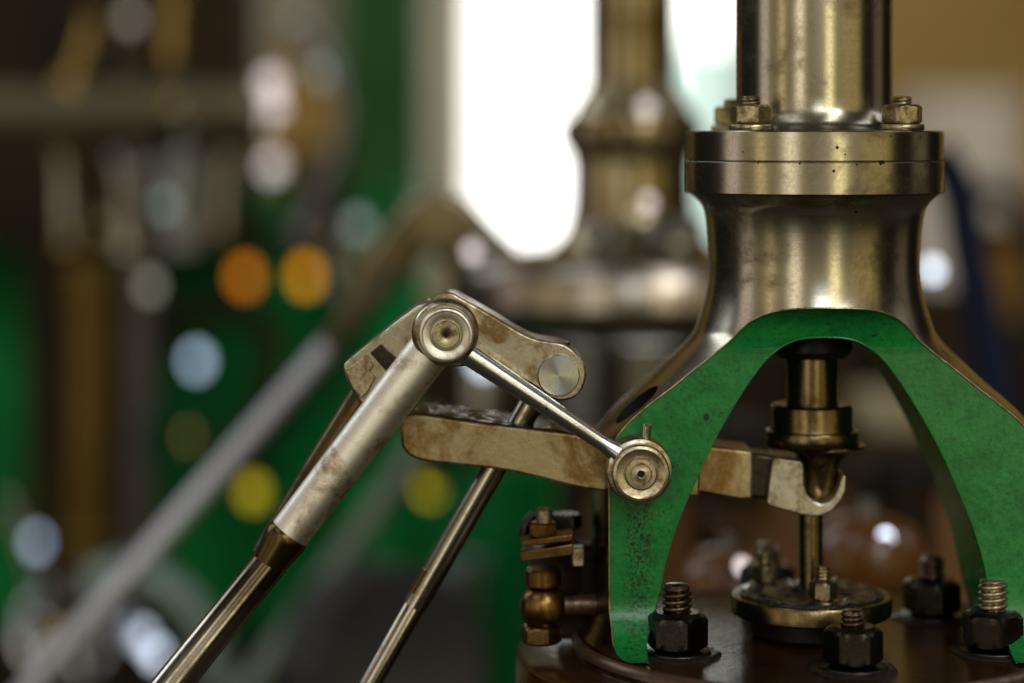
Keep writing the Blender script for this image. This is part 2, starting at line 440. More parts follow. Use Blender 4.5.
# ---------------------------------------------------------------- base cover and its nuts
basep = thing('cylinder_cover', 'round oil-wet brown cylinder cover carrying the frame legs and nuts', 'cover', (0, 0, -60))
MB().lathe([(60, -46), (237, -46), (240, -40), (241, -6), (239, -2), (234, 0), (226, -1.5), (60, -1.5)], segs=160).build('cover_plate', OIL, basep, angle=40)
MB().lathe([(231, -3), (236.5, .6), (241.5, -2.5), (242.5, -9), (238, -12)], segs=160).build('worn_rim', SIDE, basep, angle=60)
MB().lathe([(200, -150), (294, -150), (298, -140), (299, -24), (297, -18), (291, -15), (236, -14), (200, -14)], segs=128).build('cylinder_flange', OIL, basep, angle=40)
G2 = 'large nuts on the cylinder cover'
for i, (p, rot, lab, sh) in enumerate([((677, 656, -84), .25, 'large black oily nut with tall threaded stud in front of the left green leg', 27),
        ((853, 672, -148), .05, 'large black oily nut at the front of the cover, its stud short', 15),
        ((993, 654, -76), .5, 'large black oily nut with tall pale stud beside the right green leg', 30),
        ((932, 600, 84), .3, 'large dark blurred nut behind, inside the right green leg', 24),
        ((768, 583, 165), .3, 'large dark blurred nut at the back of the cover behind the small flange', 22)]):
    q = at(p[0], p[1], p[2]); q.z = -1
    stud_nut('cover_nut', lab, 'nut', q, 30.5 if i != 1 else 28.5, 37, 14 if i != 1 else 11.5, sh, 6.4 if i != 1 else 4.6, DARKM, CAPM if i == 2 else STUDM, (33, 4), G2, rot)
    nn_ = [o for o in COL.objects if o.get('label') == lab][0]; rg = random.Random(i + 40)
    wob_ = [rg.uniform(.93, 1.12) for _ in range(48)]
    wob_ = [(wob_[k - 1] + wob_[k] * 2 + wob_[(k + 1) % 48]) / 4 for k in range(48)]
    MB().rings([[Vector((q.x + math.cos(6.2832 * k / 48) * f_ * wob_[k], q.y + math.sin(6.2832 * k / 48) * f_ * wob_[k], z_)) for k in range(48)] for f_, z_ in ((41, -1.2), (40, .4), (37, 1.3), (28, 1.6))]).build('oil_pool', OILTOP, nn_, angle=80)

# ---------------------------------------------------------------- valve spindle through the arch
sp = thing('valve_spindle', 'brown oily valve spindle with stepped collar hanging under the arch crown', 'spindle', (0, 0, zP(520)))
sx0 = -2
MB().lathe([(20, zP(330)), (38, zP(334)), (40, zP(340)), (40, zP(350)), (34, zP(357)), (20, zP(357))], (sx0, 0, 0), segs=64).build('bush', BLACK, sp, angle=40)
MB().lathe([(26, zP(330)), (26, zP(410))], (sx0, 0, 0), segs=64).build('upper_rod', SPINDM, sp)
MB().lathe([(27, zP(404)), (38, zP(403.5)), (41, zP(406)), (41, zP(425)), (42, zP(429)), (46, zP(430)), (47, zP(432)), (47, zP(443)), (45, zP(446)), (34, zP(449)), (20, zP(452))], (sx0, 0, 0), segs=72).build('collar', SPINDM, sp, angle=40)
MB().lathe([(2, zP(504)), (8, zP(502.5)), (13, zP(498)), (15.5, zP(491)), (16.5, zP(480)), (17.5, zP(468)), (20.5, zP(460)), (27, zP(453.5)), (36, zP(449)), (44, zP(446.5)), (44, zP(444))], (7, 0, 0), segs=64).build('tongue', SPINDM, sp, angle=60)
MB().lathe([(12, zP(500)), (12, zP(600))], (sx0 - 1, 0, 0), segs=48).build('lower_rod', SPINDM, sp)

gl = thing('gland_flange', 'small round flange, its top wet with oil, round the spindle foot', 'flange', (-3, 0, 0))
MB().lathe([(58, 0), (62, 4), (62, 22), (40, 24)], (-3, 0, 0), segs=72).build('neck', BLACK, gl, angle=40)
MB().lathe([(60, 20), (78, 21), (80, 23), (80.5, 37), (79, 39.5), (74, 40), (30, 40)], (-3, 0, 0), segs=96).build('disc', SPINDM, gl, angle=40)
rg = random.Random(5)
rings_ = []
for k, r_ in enumerate([72, 71, 66, 60, 54, 48, 42, 36, 30, 24, 18, 13]):
    rings_.append([Vector((-3 + math.cos(a_) * (r_ + rg.uniform(-2, 2)), math.sin(a_) * (r_ + rg.uniform(-2, 2)), (39 if k == 0 else 41.5 + (rg.random() ** 2.5) * 2.6 + (k - 7 if k > 7 else 0))))
                   for a_ in [2 * math.pi * q / 72 for q in range(72)]])
MB().rings(rings_, close0=False).build('oil_film', OILG, gl, angle=180)
gn = at(823, 600, -45); gn.z = 40
G3 = 'nuts on the small flange'
g0 = stud_nut('gland_nut', 'small bright worn nut on the oily round flange, in front of the spindle', 'nut', gn, 14, 20, 7.5, 14, 3.6, NUTM, NUTM, (16, 3), G3, .2)
copy_thing(g0, (gn.x - 48, 44, 40), .5, 'small dark nut on the oily round flange, behind the spindle', G3)

# ---------------------------------------------------------------- rocking lever passing through the left leg
lv = thing('rocking_lever', 'stained brown lever bar passing through the left green leg, hooked under the spindle', 'lever', at(400, 440, -70))
top = [(400, 428), (403, 419), (411, 414.5), (425, 415), (445, 418), (491, 424.5), (551, 431.5), (592, 437), (640, 441), (700, 446)]
bot = [(700, 497), (640, 494), (585, 489), (533, 476.5), (498, 469.5), (462, 465.5), (427, 461.5), (410, 456), (402, 447)]
fl_ = [at(u, v, -68) for (u, v) in [tuple(q) for q in cr(top, 3)] + [tuple(q) for q in cr(bot, 3)]]
MB().prism([(p.x, p.z) for p in fl_], -68, 34).build('bar', BARM, lv, bevel=2.5)
# inner end of the bar as seen through the arch
q1 = [at(u, v, -34) for (u, v) in [(672, 443), (700, 445), (753, 451), (753, 499), (740, 500), (700, 493), (672, 490)]]
MB().prism([(p.x, p.z) for p in q1], -34, 30).build('inner_bar', BARM, lv, bevel=3)
q2 = [at(u, v, -24) for (u, v) in [(748, 453), (776, 457), (776, 500), (748, 498)]]
MB().prism([(p.x, p.z) for p in q2], -22, 24).build('shank', DARKM, lv, bevel=3)
hk = [(772, 460), (775, 458), (800, 461), (803.5, 464), (804, 485), (807, 494), (813, 500.5), (821, 504), (829, 502), (835, 496), (839, 487), (842, 476), (845, 474.5), (846.5, 478), (846, 490),
      (841, 501), (833, 510), (824, 515), (815, 516.5), (800, 514.5), (770, 506), (766, 503)]
q3 = [at(u, v, -30) for (u, v) in hk]
MB().prism([(p.x, p.z) for p in q3], -31, 31).build('hook', HOOKM, lv, bevel=1.8)
# grease and scraps on the bar's upper face
tp_ = [tuple(q) for q in cr([(409, 415.6), (425, 415), (445, 418), (491, 424.5), (551, 431.5), (590, 437)], 6)]
rg = random.Random(3); rows = []
for i, (u, v) in enumerate(tp_):
    p = at(u, v, -68); row = []
    for k in range(13):
        Y = -63 + 92 * k / 12
        hgt = 1.2 + (rg.random() ** 3) * 2.2 * (1 if 0 < k < 12 and 0 < i < len(tp_) - 1 else 0) * (1 if u < 560 else .3)
        row.append(Vector((p.x + rg.uniform(-1, 1), Y, p.z + hgt)))
    rows.append(row)
mbg = MB(); n_ = 13
mbg.add([p for r_ in rows for p in r_], [(i * n_ + k, i * n_ + k + 1, (i + 1) * n_ + k + 1, (i + 1) * n_ + k) for i in range(len(rows) - 1) for k in range(n_ - 1)])
mbg.build('grease_film', OILTOP, lv, angle=180)

# ---------------------------------------------------------------- thin link from hub to the pin on the leg
HUB, PIN, BOSS = at(446, 335, -135), at(641, 474, -126), at(560, 375, -92)
lk = thing('link_rod', 'thin bright link rod between the hub and the round pin on the green leg', 'link', Vector((PIN.x, -80, PIN.z)))
a, b = at(462, 350, -108), at(618, 453, -104)
dv = (b - a); nn = 24
MB().tube([a + dv * (i / nn) for i in range(nn + 1)], [11 - 3.2 * min(1, (i / nn) * 1.15) + (3.0 * ((i / nn - .92) / .08) if i / nn > .92 else 0) for i in range(nn + 1)], 32).build('rod', BRIGHT, lk)
def disc_prof(r, h, ch=1.6): return [(r * .2, 0), (r - .6, 0), (r, .8), (r, h - ch), (r - ch * .35, h - ch * .3), (r - ch, h), (r * .2, h)]
eye = MB().lathe(disc_prof(31.5, 34, 3), (PIN.x - .5, -78, PIN.z + .5), FRONT, 72).build('eye', LINKM, lk, angle=35)
caph = MB().lathe([(5, 0), (27, 0), (27.5, 1), (27.5, 11), (26, 13), (23.5, 13.6), (21, 12.6), (17, 12.4), (16.5, 12.2), (5, 12)], (PIN.x, -112, PIN.z), FRONT, 72).build('cap', CAPM, lk, angle=25)
MB().lathe([(3.2, 0), (15, 0), (15, 3.4), (14, 4.4), (10.5, 4.6), (9.8, 3.8), (9, 4.6), (5.5, 4.8), (4, 5.2), (3.2, 4.6), (3, 1)], (PIN.x, -124.4, PIN.z), FRONT, 56).build('pin', CAPM, caph, angle=25)
MB().lathe([(.4, 0), (3.1, 0), (3.1, .6), (.4, .6)], (PIN.x, -126, PIN.z), FRONT, 24).build('centre_hole', BLACK, caph)
cp = at(645, 452, -102); ct = at(647, 424, -104)
MB().tube([cp, cp + (ct - cp) * .5, ct - (ct - cp) * .04, ct], [4.6, 4.6, 4.6, 3.2], 16).build('cotter_pin', LINKM, lk)

# ---------------------------------------------------------------- bell crank with hub
bc = thing('bell_crank', 'steel bell crank with round hub, flat arm and bright pin end above the lever', 'crank', Vector((HUB.x, -40, HUB.z)))
def pl(lst, Y): return [(q.x, q.z) for q in (at(u, v, Y) for (u, v) in lst)]
arm = [tuple(q) for q in cr([(430, 302), (442, 293.5), (452, 293), (462, 298), (490, 314), (520, 332), (536, 339), (550, 341.5), (566, 345), (580, 357), (586, 372), (583, 388), (574, 398), (560, 401), (548, 397), (535, 387), (515, 376), (495, 369), (470, 366), (450, 366), (430, 352)], 4)]
MB().prism(pl(arm, -90), -90, -28).build('arm', LINKM, bc, bevel=2.2)
larm = [(428, 301), (417, 306), (396, 322), (366, 346), (343, 365), (345, 378), (352, 391), (361, 405), (375, 402), (400, 380), (430, 362), (446, 340)]
left = MB().prism(pl(larm, -78), -78, -20).build('tail', LINKM, bc, bevel=2.5)
gro = [(370, 353), (381, 344), (406, 366), (394, 380)]
MB().prism(pl(gro, -81), -80.5, -70).build('groove', DARKM, left, bevel=1)
sb = [(345, 371), (367, 354), (371, 360), (374, 366), (370, 371), (376, 377), (368, 392), (361, 399), (352, 388)]
MB().prism(pl(sb, -84), -84, -70).build('end_block', CAPM, left, bevel=1.2)
hubm = MB().lathe([(8, 0), (31, 0), (32, 2), (32, 52), (31, 58), (29, 60.5), (27.5, 61.5), (27, 65), (8, 65)], (HUB.x - 1.5, -62, HUB.z + .5), FRONT, 80).build('hub', LINKM, bc, angle=30)
MB().lathe([(12, 0), (25.5, 0), (25.8, 6), (24.6, 8.5), (23, 9), (21.6, 8), (17, 7.4), (15.2, 6.2), (14.6, 4.4), (12, 4)], (HUB.x, -127, HUB.z), FRONT, 72).build('collar', PALEM, hubm, angle=28)
MB().lathe([(1.4, 0), (13.6, 0), (13.6, 7.4), (12.4, 8.6), (8, 8.8), (4, 8.2), (2.6, 7.2), (1.4, 5.5)], (HUB.x, -128, HUB.z), FRONT, 56).build('pin', CAPM, hubm, angle=28)
MB().lathe([(.4, 0), (1.9, 0), (1.9, .5), (.4, .5)], (HUB.x, -134, HUB.z), FRONT, 16).build('centre_hole', BLACK, hubm)
MB().lathe([(3, 0), (20.2, 0), (20.2, 4), (19.2, 5), (3, 5)], at(558.5, 375, -88), FRONT, 64).build('bright_pin', PINM, bc, angle=30)
s1 = at(566, 347, -70)
MB().tube([s1, s1 + Vector((0, 0, 5))], 4, 12).build('grub_screw', DARKM, bc)

# ---------------------------------------------------------------- stout connecting rod down to the left
cr_t = thing('connecting_rod', 'stout connecting rod with pale thick sleeve sloping down left from the hub', 'rod', at(178, 683, -135))
A0, A1 = at(441, 336, -101), at(289, 534, -110)
dv = A1 - A0
MB().tube([A0 + dv * (i / 20) for i in range(21)], [21.5 - 1.9 * (i / 20) for i in range(21)], 48).build('sleeve', PALEM, cr_t, angle=40)
A2 = at(271, 562, -112)
d1 = (A1 - A0).normalized()
A3 = at(118, 752, -150)
d2 = (A3 - A2).normalized()
nk = [A1 - d1 * 4, A1, A1 + d1 * 4, A1 + d1 * 9] + [A1 + d1 * 9 + (A2 + d2 * 6 - A1 - d1 * 9) * q for q in (.3, .55, .8, 1.0)]
MB().tube(nk, [18, 20.3, 21.2, 20.6, 19.2, 17.9, 16.9, 15.8], 48).build('neck', NECKM, cr_t, angle=60)
S2 = A2 - d2 * 3
MB().tube([S2 + (A3 - S2) * (i / 16) for i in range(17)], [16.6 + 1.2 * i / 16 for i in range(17)], 48).build('rod', RODD, cr_t)

rr = thing('side_rod', 'slim dark rod hanging from the crank tail, hidden behind the pale thick sleeve', 'rod', at(262, 575, -30))
B0, B1 = at(370, 390, -48), at(264, 556, -62)
MB().tube([B0, B0 + (B1 - B0) * .5, B1], [17, 16, 13.5], 32).build('rod', SIDER, rr)
MB().lathe([(4, 0), (14, 0), (16, 3), (16, 16), (14, 19), (4, 19)], B0 + (B1 - B0) * .02, (B1 - B0), 32).build('collar', DARKM, rr, angle=40)

# ---------------------------------------------------------------- push rod behind the lever
pr = thing('push_rod', 'slender steel push rod rising from below through the lever to the crank pin', 'rod', at(373, 683, -18))
Q0, Q1, Q2, Q3 = at(553, 366, -40), at(466, 517, -34), at(415, 606, -30), at(310, 790, -26)
MB().tube([Q0, Q0 + (Q1 - Q0) * .5, Q1, Q2], [12, 12, 12, 12], 32).build('upper_rod', RODM, pr)
MB().tube([Q2 - (Q2 - Q1).normalized() * 2, Q2, Q3], [10, 10.6, 10.6], 32).build('lower_rod', RODM, pr)
fq = Q2 + (Q1 - Q2) * .12 + Vector((-8, -5, 4)); fd = (Q1 - Q2).normalized()
MB().tube([fq, fq + fd * 26], [4.5, 4.5], 16).build('wear_flat', NECKM, pr)

# ---------------------------------------------------------------- drain cock left of the leg
dc = thing('drain_cock', 'small dirty brass drain cock with stacked nuts at left of the green leg', 'drain cock', at(543, 645, -40))
def dl(u, v0, v1, r, Y=-40, ch=2):
    p0, p1 = at(u, v1, Y), at(u, v0, Y); h = p1.z - p0.z
    return MB().lathe([(r * .3, 0), (r - ch, 0), (r, ch), (r, h - ch), (r - ch, h), (r * .3, h)], p0, UP, 48)
p = at(541, 643, -40); add_nut(MB(), p, 21, 18, .2).build('lower_nut', BRASS, dc, angle=24)
c0 = at(543, 606, -40)
MB().lathe([(9, -21), (16, -18), (21, -11), (22.5, -3), (22.5, 4), (20, 12), (15, 17), (9, 20)], c0, UP, 48).build('body', BRASS, dc)
dl(543, 568, 586, 18).build('stem', BRASS, dc, angle=40)
MB().tube([c0, c0 + Vector((28, 4, 0)), c0 + Vector((60, 12, 0))], [11, 9, 11], 24).build('side_pipe', SIDE, dc)
for (v, dy, hh, nm_) in ((543, -7, 6, 'upper_plate'), (556, -8, 10, 'lower_plate')):
    pa, pb = at(521, v, -52), at(573, v + dy, -52)
    MB().prism([(pa.x, pa.z - hh / 2), (pb.x, pb.z - hh / 2 - 1), (pb.x, pb.z + hh / 2), (pa.x, pa.z + hh / 2)], -58, -24).build(nm_, BRASS, dc, bevel=1.2)
p = at(578, 556, -40); MB().box((p.x - 6, -50, p.z - 9), (p.x + 6, -26, p.z + 9)).build('clamp_end', CAPM, dc, bevel=1.5)
p = at(543, 536, -40); add_nut(MB(), p, 15, 14, .5).build('upper_nut', BRASS, dc, angle=24)
dl(544, 508, 524, 8).build('spindle_tip', CAPM, dc, angle=40)
p = at(556, 592, 30); MB().lathe([(10, 0), (24, 0), (27, 3), (27, 40), (22, 46), (15, 52), (15, 70), (10, 74)], p, UP, 40).build('rear_barrel', SIDEB, dc, angle=40)
p = at(566, 528, 20); add_nut(MB(), p, 17, 15, .1).build('rear_nut', DARKM, dc, angle=24)
p = at(577, 640, 24); MB().box((p.x - 22, 20, p.z), (p.x + 24, 64, p.z + 96)).build('mount_block', SIDEB, dc, bevel=6)
p = at(572, 548, 24); MB().tube([p, p + Vector((18, 4, -10)), p + Vector((40, 8, -12))], [9, 9, 9], 20).build('rear_pipe', SIDEB, dc)
p = at(524, 536, 5); MB().tube([p, p + Vector((2, 0, 12)), p + Vector((10, 0, 22))], [6, 6, 5], 16).build('lever_tip', DARKM, dc)

# ================================================================ blurred engine hall behind
def on(u, v, Y): return at(u, v, Y)
WALL = plain('olive_plaster', (.36, .235, .075), (.27, .17, .05), .8, 0, 1.2)
FLOOR = plain('dark_floor_tiles', (.05, .04, .03), (.03, .025, .02), .5, 0, 3)
YW = 14000; kw = sc(YW)
def wbox(u0, v0, u1, v1, Y, th):
    a, b = at(u0, v1, Y), at(u1, v0, Y); return (a.x, Y, a.z), (b.x, Y + th, b.z)
# wall with a real window opening
wl = thing('hall_wall', 'brown plastered wall at the far end of the engine hall', 'wall', (0, YW, -2600))
x0, z0 = at(-900, 1500, YW).x, -2600; x1, z1 = at(2200, 0, YW).x, at(0, -900, YW).z
wa, wb = at(472, 262, YW), at(742, -80, YW)
mb = MB(); mb.box((x0, YW, z0), (wa.x, YW + 300, z1)); mb.box((wb.x, YW, z0), (x1, YW + 300, z1))
mb.box((wa.x, YW, z0), (wb.x, YW + 300, wa.z)); mb.box((wa.x, YW, wb.z), (wb.x, YW + 300, z1))
mb.build('plaster', WALL, wl)
fo = MB().box((x0, -D * 2, z0 - 200), (x1, YW + 300, z0)).build('floor', FLOOR); tag(fo, kind='structure')
wn = thing('tall_window', 'tall bright window, overexposed white, behind the blurred column', 'window', ((wa.x + wb.x) / 2, YW + 100, wa.z))
MB().box((wa.x, YW + 180, wa.z), (wb.x, YW + 200, wb.z)).build('pane', plain('daylight_glass', (1, 1, .97), (1, 1, .98), .3, 0, 2, 2.2), wn)
CREAM = plain('cream_paint', (.55, .52, .38), (.45, .42, .3), .6)
mb = MB(); fwid = 300
mb.box((wa.x - fwid, YW - 60, wa.z - 200), (wa.x, YW + 120, wb.z)); mb.box((wb.x, YW - 60, wa.z - 200), (wb.x + 200, YW + 120, wb.z)); mb.box((wa.x, YW - 60, wa.z - 200), (wb.x, YW + 120, wa.z))
mb.build('frame', CREAM, wn)
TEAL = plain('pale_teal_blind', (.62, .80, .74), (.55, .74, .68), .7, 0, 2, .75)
lo, hi = wbox(672, 38, 742, 262, YW + 130, 20); MB().box(lo, hi).build('lower_blind', TEAL, wn)

# materials of the hall
DGREEN = plain('hall_green_enamel', (.002, .22, .045), (.001, .08, .018), .55, 0, 4)
MGREEN = plain('light_green_enamel', (.025, .10, .022), (.012, .06, .012), .5, 0, 4)
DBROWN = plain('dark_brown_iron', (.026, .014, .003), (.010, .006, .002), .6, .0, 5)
OLIVE = plain('old_brass_pipe', (.17, .11, .018), (.10, .06, .009), .5, .5, 5)
GREYST = plain('hall_grey_steel', (.27, .26, .26), (.17, .16, .15), .40, .85, 9)
OLST = plain('hall_olive_steel', (.42, .36, .22), (.13, .09, .035), .2, .95, 14)
PALE = plain('pale_grey_plaster', (.66, .58, .48), (.55, .48, .40), .8, 0, 2)
NAVY = plain('navy_enamel', (.008, .012, .035), (.005, .008, .02), .45, 0, 4)
ORBR = metal('russet_enamel', (.12, .045, .007), (.04, .016, .003), .25, .5, 20, .3, 0, 0, None, .1, 0)
CHAR = plain('charcoal_iron', (.030, .030, .034), (.012, .012, .014), .4, .3, 6)

# second engine's column and bowl
Y1 = 1300; k1 = sc(Y1)
c = at(632, 0, Y1); zz = lambda v: at(0, v, Y1).z
bcl = thing('rear_column', 'blurred steel column with collar standing on a wide round bowl', 'column', (c.x, Y1, zz(330)))
def bl(name, pr, m=OLST): return MB().lathe([(r * k1, zz(v)) for r, v in pr], (c.x, Y1, 0), UP, 64).build(name, m, bcl, angle=35)
bl('tube', [(43, 112), (43, -300)])
bl('collar', [(30, 158), (62, 155), (70, 143), (72, 131), (69, 120), (60, 114), (56, 104), (50, 94), (43, 84)])
bl('neck', [(80, 246), (66, 230), (60, 205), (59, 170), (62, 150)], OLST)
bl('bowl', [(60, 330), (130, 325), (172, 312), (182, 298), (182, 272), (174, 260), (140, 252), (75, 246), (58, 240)], plain('bowl_steel', (.40, .35, .29), (.26, .22, .17), .25, .95, 10))
for (u, v) in ((686, 232), (655, 235), (600, 236)):
    p = at(u, v + 8, Y1 - 160); add_nut(MB(), p, 17 * k1, 22 * k1, .2).build('bowl_nut', GREYST, bcl, angle=24)

# second engine's crank and diagonal rod
bk = thing('rear_crank', 'blurred dark steel crank left of the bright window', 'crank', at(440, 280, Y1))
MB().prism([(q.x, q.z) for q in [at(u, v, Y1) for (u, v) in [(372, 250), (410, 200), (440, 183), (466, 196), (500, 232), (520, 250), (505, 285), (465, 290), (430, 250), (395, 290), (355, 320), (330, 330)]]], Y1, Y1 + 80).build('arm', OLST, bk, bevel=10)
MB().lathe([(10, 0), (40, 0), (44, 8), (44, 60), (38, 66), (10, 66)], at(438, 222, Y1), FRONT, 48).build('hub', OLST, bk, angle=35)
MB().lathe([(4, 0), (30, 0), (30, 30), (4, 30)], at(484, 255, Y1), FRONT, 48).build('pin', GREYST, bk, angle=35)
r2 = thing('rear_rod', 'blurred grey rod slanting from lower left up to the rear crank', 'rod', at(20, 683, Y1))
MB().tube([at(-50, 781, Y1 - 60), at(182, 514, Y1), at(335, 340, Y1 + 20)], [11.5 * k1] * 3, 24).build('rod', plain('rear_rod_grey', (.52, .51, .53), (.40, .39, .41), .5, .7, 8), r2)
MB().tube([at(330, 346, Y1 + 20), at(372, 296, Y1 + 10), at(430, 226, Y1 + 40)], [13 * k1, 15 * k1, 15 * k1], 24).build('sleeve', plain('rear_sleeve_olive', (.13, .11, .07), (.06, .045, .02), .45, .6, 14), r2)
r3 = MB().tube([at(200, 760, 2200), at(440, 420, 2200)], [13 * sc(2200)] * 2, 20).build('faint_rod', plain('dull_grey_green_steel', (.22, .25, .2), (.16, .2, .15), .5, .6, 6), None, origin=at(200, 760, 2200))
tag(r3, 'faint grey green rod slanting far behind the stout connecting rod', 'rod')

# big masses at left
def cyl_thing(name, label, cat, u, v0, v1, rpx, Y, m, extra=None):
    p = at(u, v1, Y); h = (v1 - v0) * sc(Y); r = rpx * sc(Y); e = r * .12
    t_ = thing(name, label, cat, p)
    MB().lathe([(r * .3, 0), (r - e, 0), (r, e), (r, h - e), (r - e, h), (r * .3, h)], p, UP, 40).build('body', m, t_, angle=40)
    for (v, rr_, hh, mm, nm_) in (extra or []):
        q = at(u, v, Y); R2 = rr_ * sc(Y); H = hh * sc(Y)
        MB().lathe([(R2 * .3, -H / 2), (R2 * .92, -H / 2), (R2, -H / 3), (R2, H / 3), (R2 * .92, H / 2), (R2 * .3, H / 2)], q, UP, 40).build(nm_, mm, t_, angle=40)
    return t_
def box_thing(name, label, cat, u0, v0, u1, v1, Y, th, m, bev=20, ribs=0, rm=None):
    lo, hi = wbox(u0, v0, u1, v1, Y, th)
    t_ = thing(name, label, cat, ((lo[0] + hi[0]) / 2, Y, lo[2]))
    MB().box(lo, hi).build('casing', m, t_, bevel=bev)
    for k in range(ribs):
        xx = lo[0] + (hi[0] - lo[0]) * (k + .5) / ribs; wv = (hi[0] - lo[0]) * .08
        MB().box((xx - wv, Y - 30, lo[2] + 40), (xx + wv, Y - .5, hi[2] - 40)).build('rib', rm or m, t_, bevel=8)
    return t_
box_thing('machine_casing', 'large dark green machine casing filling the blurred left background', 'machine', -260, 190, 420, 900, 5200, 900, DGREEN, 60, 3)
box_thing('green_plinth', 'dark green plinth low behind the push rod and the lever', 'plinth', 416, 470, 620, 900, 5000, 500, DGREEN, 30, 2)
box_thing('wall_cabinet', 'light green upright cabinet left of the bright window', 'cabinet', 338, -200, 424, 215, 8200, 600, MGREEN, 30)
box_thing('cream_panel', 'cream panel at the top of the hall above the green casing', 'panel', 262, -200, 372, 62, 9500, 200, plain('faded_cream', (.36, .33, .24), (.28, .25, .18), .7), 20)
box_thing('dark_gantry', 'dark brown iron gantry beam across the top left', 'gantry', -200, -250, 250, 250, 4600, 300, DBROWN, 20, 2)
box_thing('dark_stanchion', 'dark brown iron stanchion standing at far left', 'stanchion', 25, 130, 150, 800, 4100, 300, DBROWN, 20)
cyl_thing('brass_pipe', 'upright olive brass pipe on the dark stanchion at far left', 'pipe', 88, 262, 575, 19, 3300, OLIVE, [(300, 24, 18, OLIVE, 'coupling'), (540, 25, 20, OLIVE, 'coupling')])
cyl_thing('grey_standpipe', 'upright dull grey brown standpipe right of the brass pipe', 'pipe', 140, 150, 560, 15, 3500, plain('dull_grey_pipe', (.15, .125, .10), (.09, .075, .06), .5, .3, 6), [(180, 24, 26, GREYST, 'coupling')])
hp = thing('horizontal_pipe', 'grey brown horizontal pipe across the upper left', 'pipe', at(0, 110, 3000))
MB().tube([at(-200, 112, 3000), at(250, 106, 3000)], [20 * sc(3000)] * 2, 24).build('pipe', plain('lagged_pipe', (.17, .14, .085), (.10, .08, .05), .6, .2, 5), hp)
MB().lathe([(10, 0), (55, 0), (60, 10), (60, 45), (55, 55), (10, 55)], at(160, 108, 3000) , (1, 0, 0), 32).build('pipe_flange', OLST, hp, angle=35)
MB().lathe([(10, 0), (55, 0), (60, 10), (60, 45), (55, 55), (10, 55)], at(243, 106, 3000) , (1, 0, 0), 32).build('pipe_flange', OLST, hp, angle=35)
cyl_thing('steel_lubricator', 'blurred steel lubricator below the horizontal pipe at upper left', 'lubricator', 185, 160, 250, 24, 3100, plain('lubricator_steel', (.3, .3, .28), (.2, .2, .18), .35, .8, 8), [(165, 12, 40, GREYST, 'stem')])
# dark round wheel and bright pipe near the bottom
wh = thing('flywheel', 'dark charcoal flywheel rim low in the background, behind the push rod', 'flywheel', at(385, 900, 2100))
wp = at(385, 660, 2100); kk = sc(2100)
MB().lathe([(60 * kk, -90), (88 * kk, -110), (96 * kk, -90), (96 * kk, 90), (88 * kk, 110), (60 * kk, 90)], wp, (.35, -1, .1), 64).build('rim', plain('wheel_rim_grey', (.06, .055, .055), (.03, .027, .026), .4, .2, 5), wh, angle=35)
MB().lathe([(6, -40), (64 * kk, -30), (64 * kk, 30), (6, 40)], wp, (.35, -1, .1), 48).build('web', plain('wheel_web_grey', (.035, .036, .035), (.015, .017, .015), .5, .2, 4), wh, angle=35)
cyl_thing('steel_tube', 'pale blue grey upright steel tube low behind the push rod', 'tube', 452, 560, 800, 12, 2300, plain('blue_grey_steel', (.45, .47, .52), (.3, .32, .36), .35, .8, 6))
cyl_thing('green_pedestal', 'dark green pedestal low behind the drain cock', 'pedestal', 510, 440, 900, 36, 2400, DGREEN, [(470, 42, 20, DGREEN, 'moulding')])
# pale curved shroud at lower left
sh = thing('wheel_guard', 'pale grey green curved guard at the lower left', 'guard', at(130, 760, 2600))
mbp = [at(90, 585, 2600), at(130, 572, 2600), at(170, 590, 2600), at(205, 630, 2600), at(222, 690, 2600)]
MB().tube([Vector(q) for q in cr(mbp, 5)], 17 * sc(2600), 20).build('guard_tube', plain('guard_grey_green', (.30, .36, .32), (.2, .26, .22), .45, .4, 5), sh)

# behind the bell at right
cyl_thing('pale_boiler', 'pale beige rounded boiler end in the right background', 'boiler', 960, 95, 330, 62, 7000, PALE)
nv = thing('navy_arm', 'dark navy blue curved arm behind the bell at right', 'arm', at(990, 400, 1900))
MB().tube([Vector(q) for q in cr([at(936, 150, 1900), at(958, 190, 1900), at(968, 250, 1900), at(982, 320, 1900), at(1000, 430, 1900)], 5)], 19 * sc(1900), 24).build('arm', NAVY, nv)
dw = thing('dark_hoop', 'dark iron hoop curving at the right edge of the background', 'hoop', at(1010, 330, 3000))
MB().tube([Vector(q) for q in cr([at(965, 205, 3000), at(992, 190, 3000), at(1022, 215, 3000), at(1040, 280, 3000), at(1030, 350, 3000)], 5)], 12 * sc(3000), 20).build('hoop', CHAR, dw)
cyl_thing('ochre_cylinder', 'ochre brown cylinder at the right edge behind the navy arm', 'cylinder', 1000, 225, 420, 34, 3900, plain('ochre_enamel', (.22, .11, .02), (.14, .075, .015), .5, 0, 4), [(232, 40, 18, DBROWN, 'cap')])
cyl_thing('dark_bulkhead', 'dark brown rounded machine body right of the bell', 'machine', 940, 290, 520, 60, 2900, DBROWN)
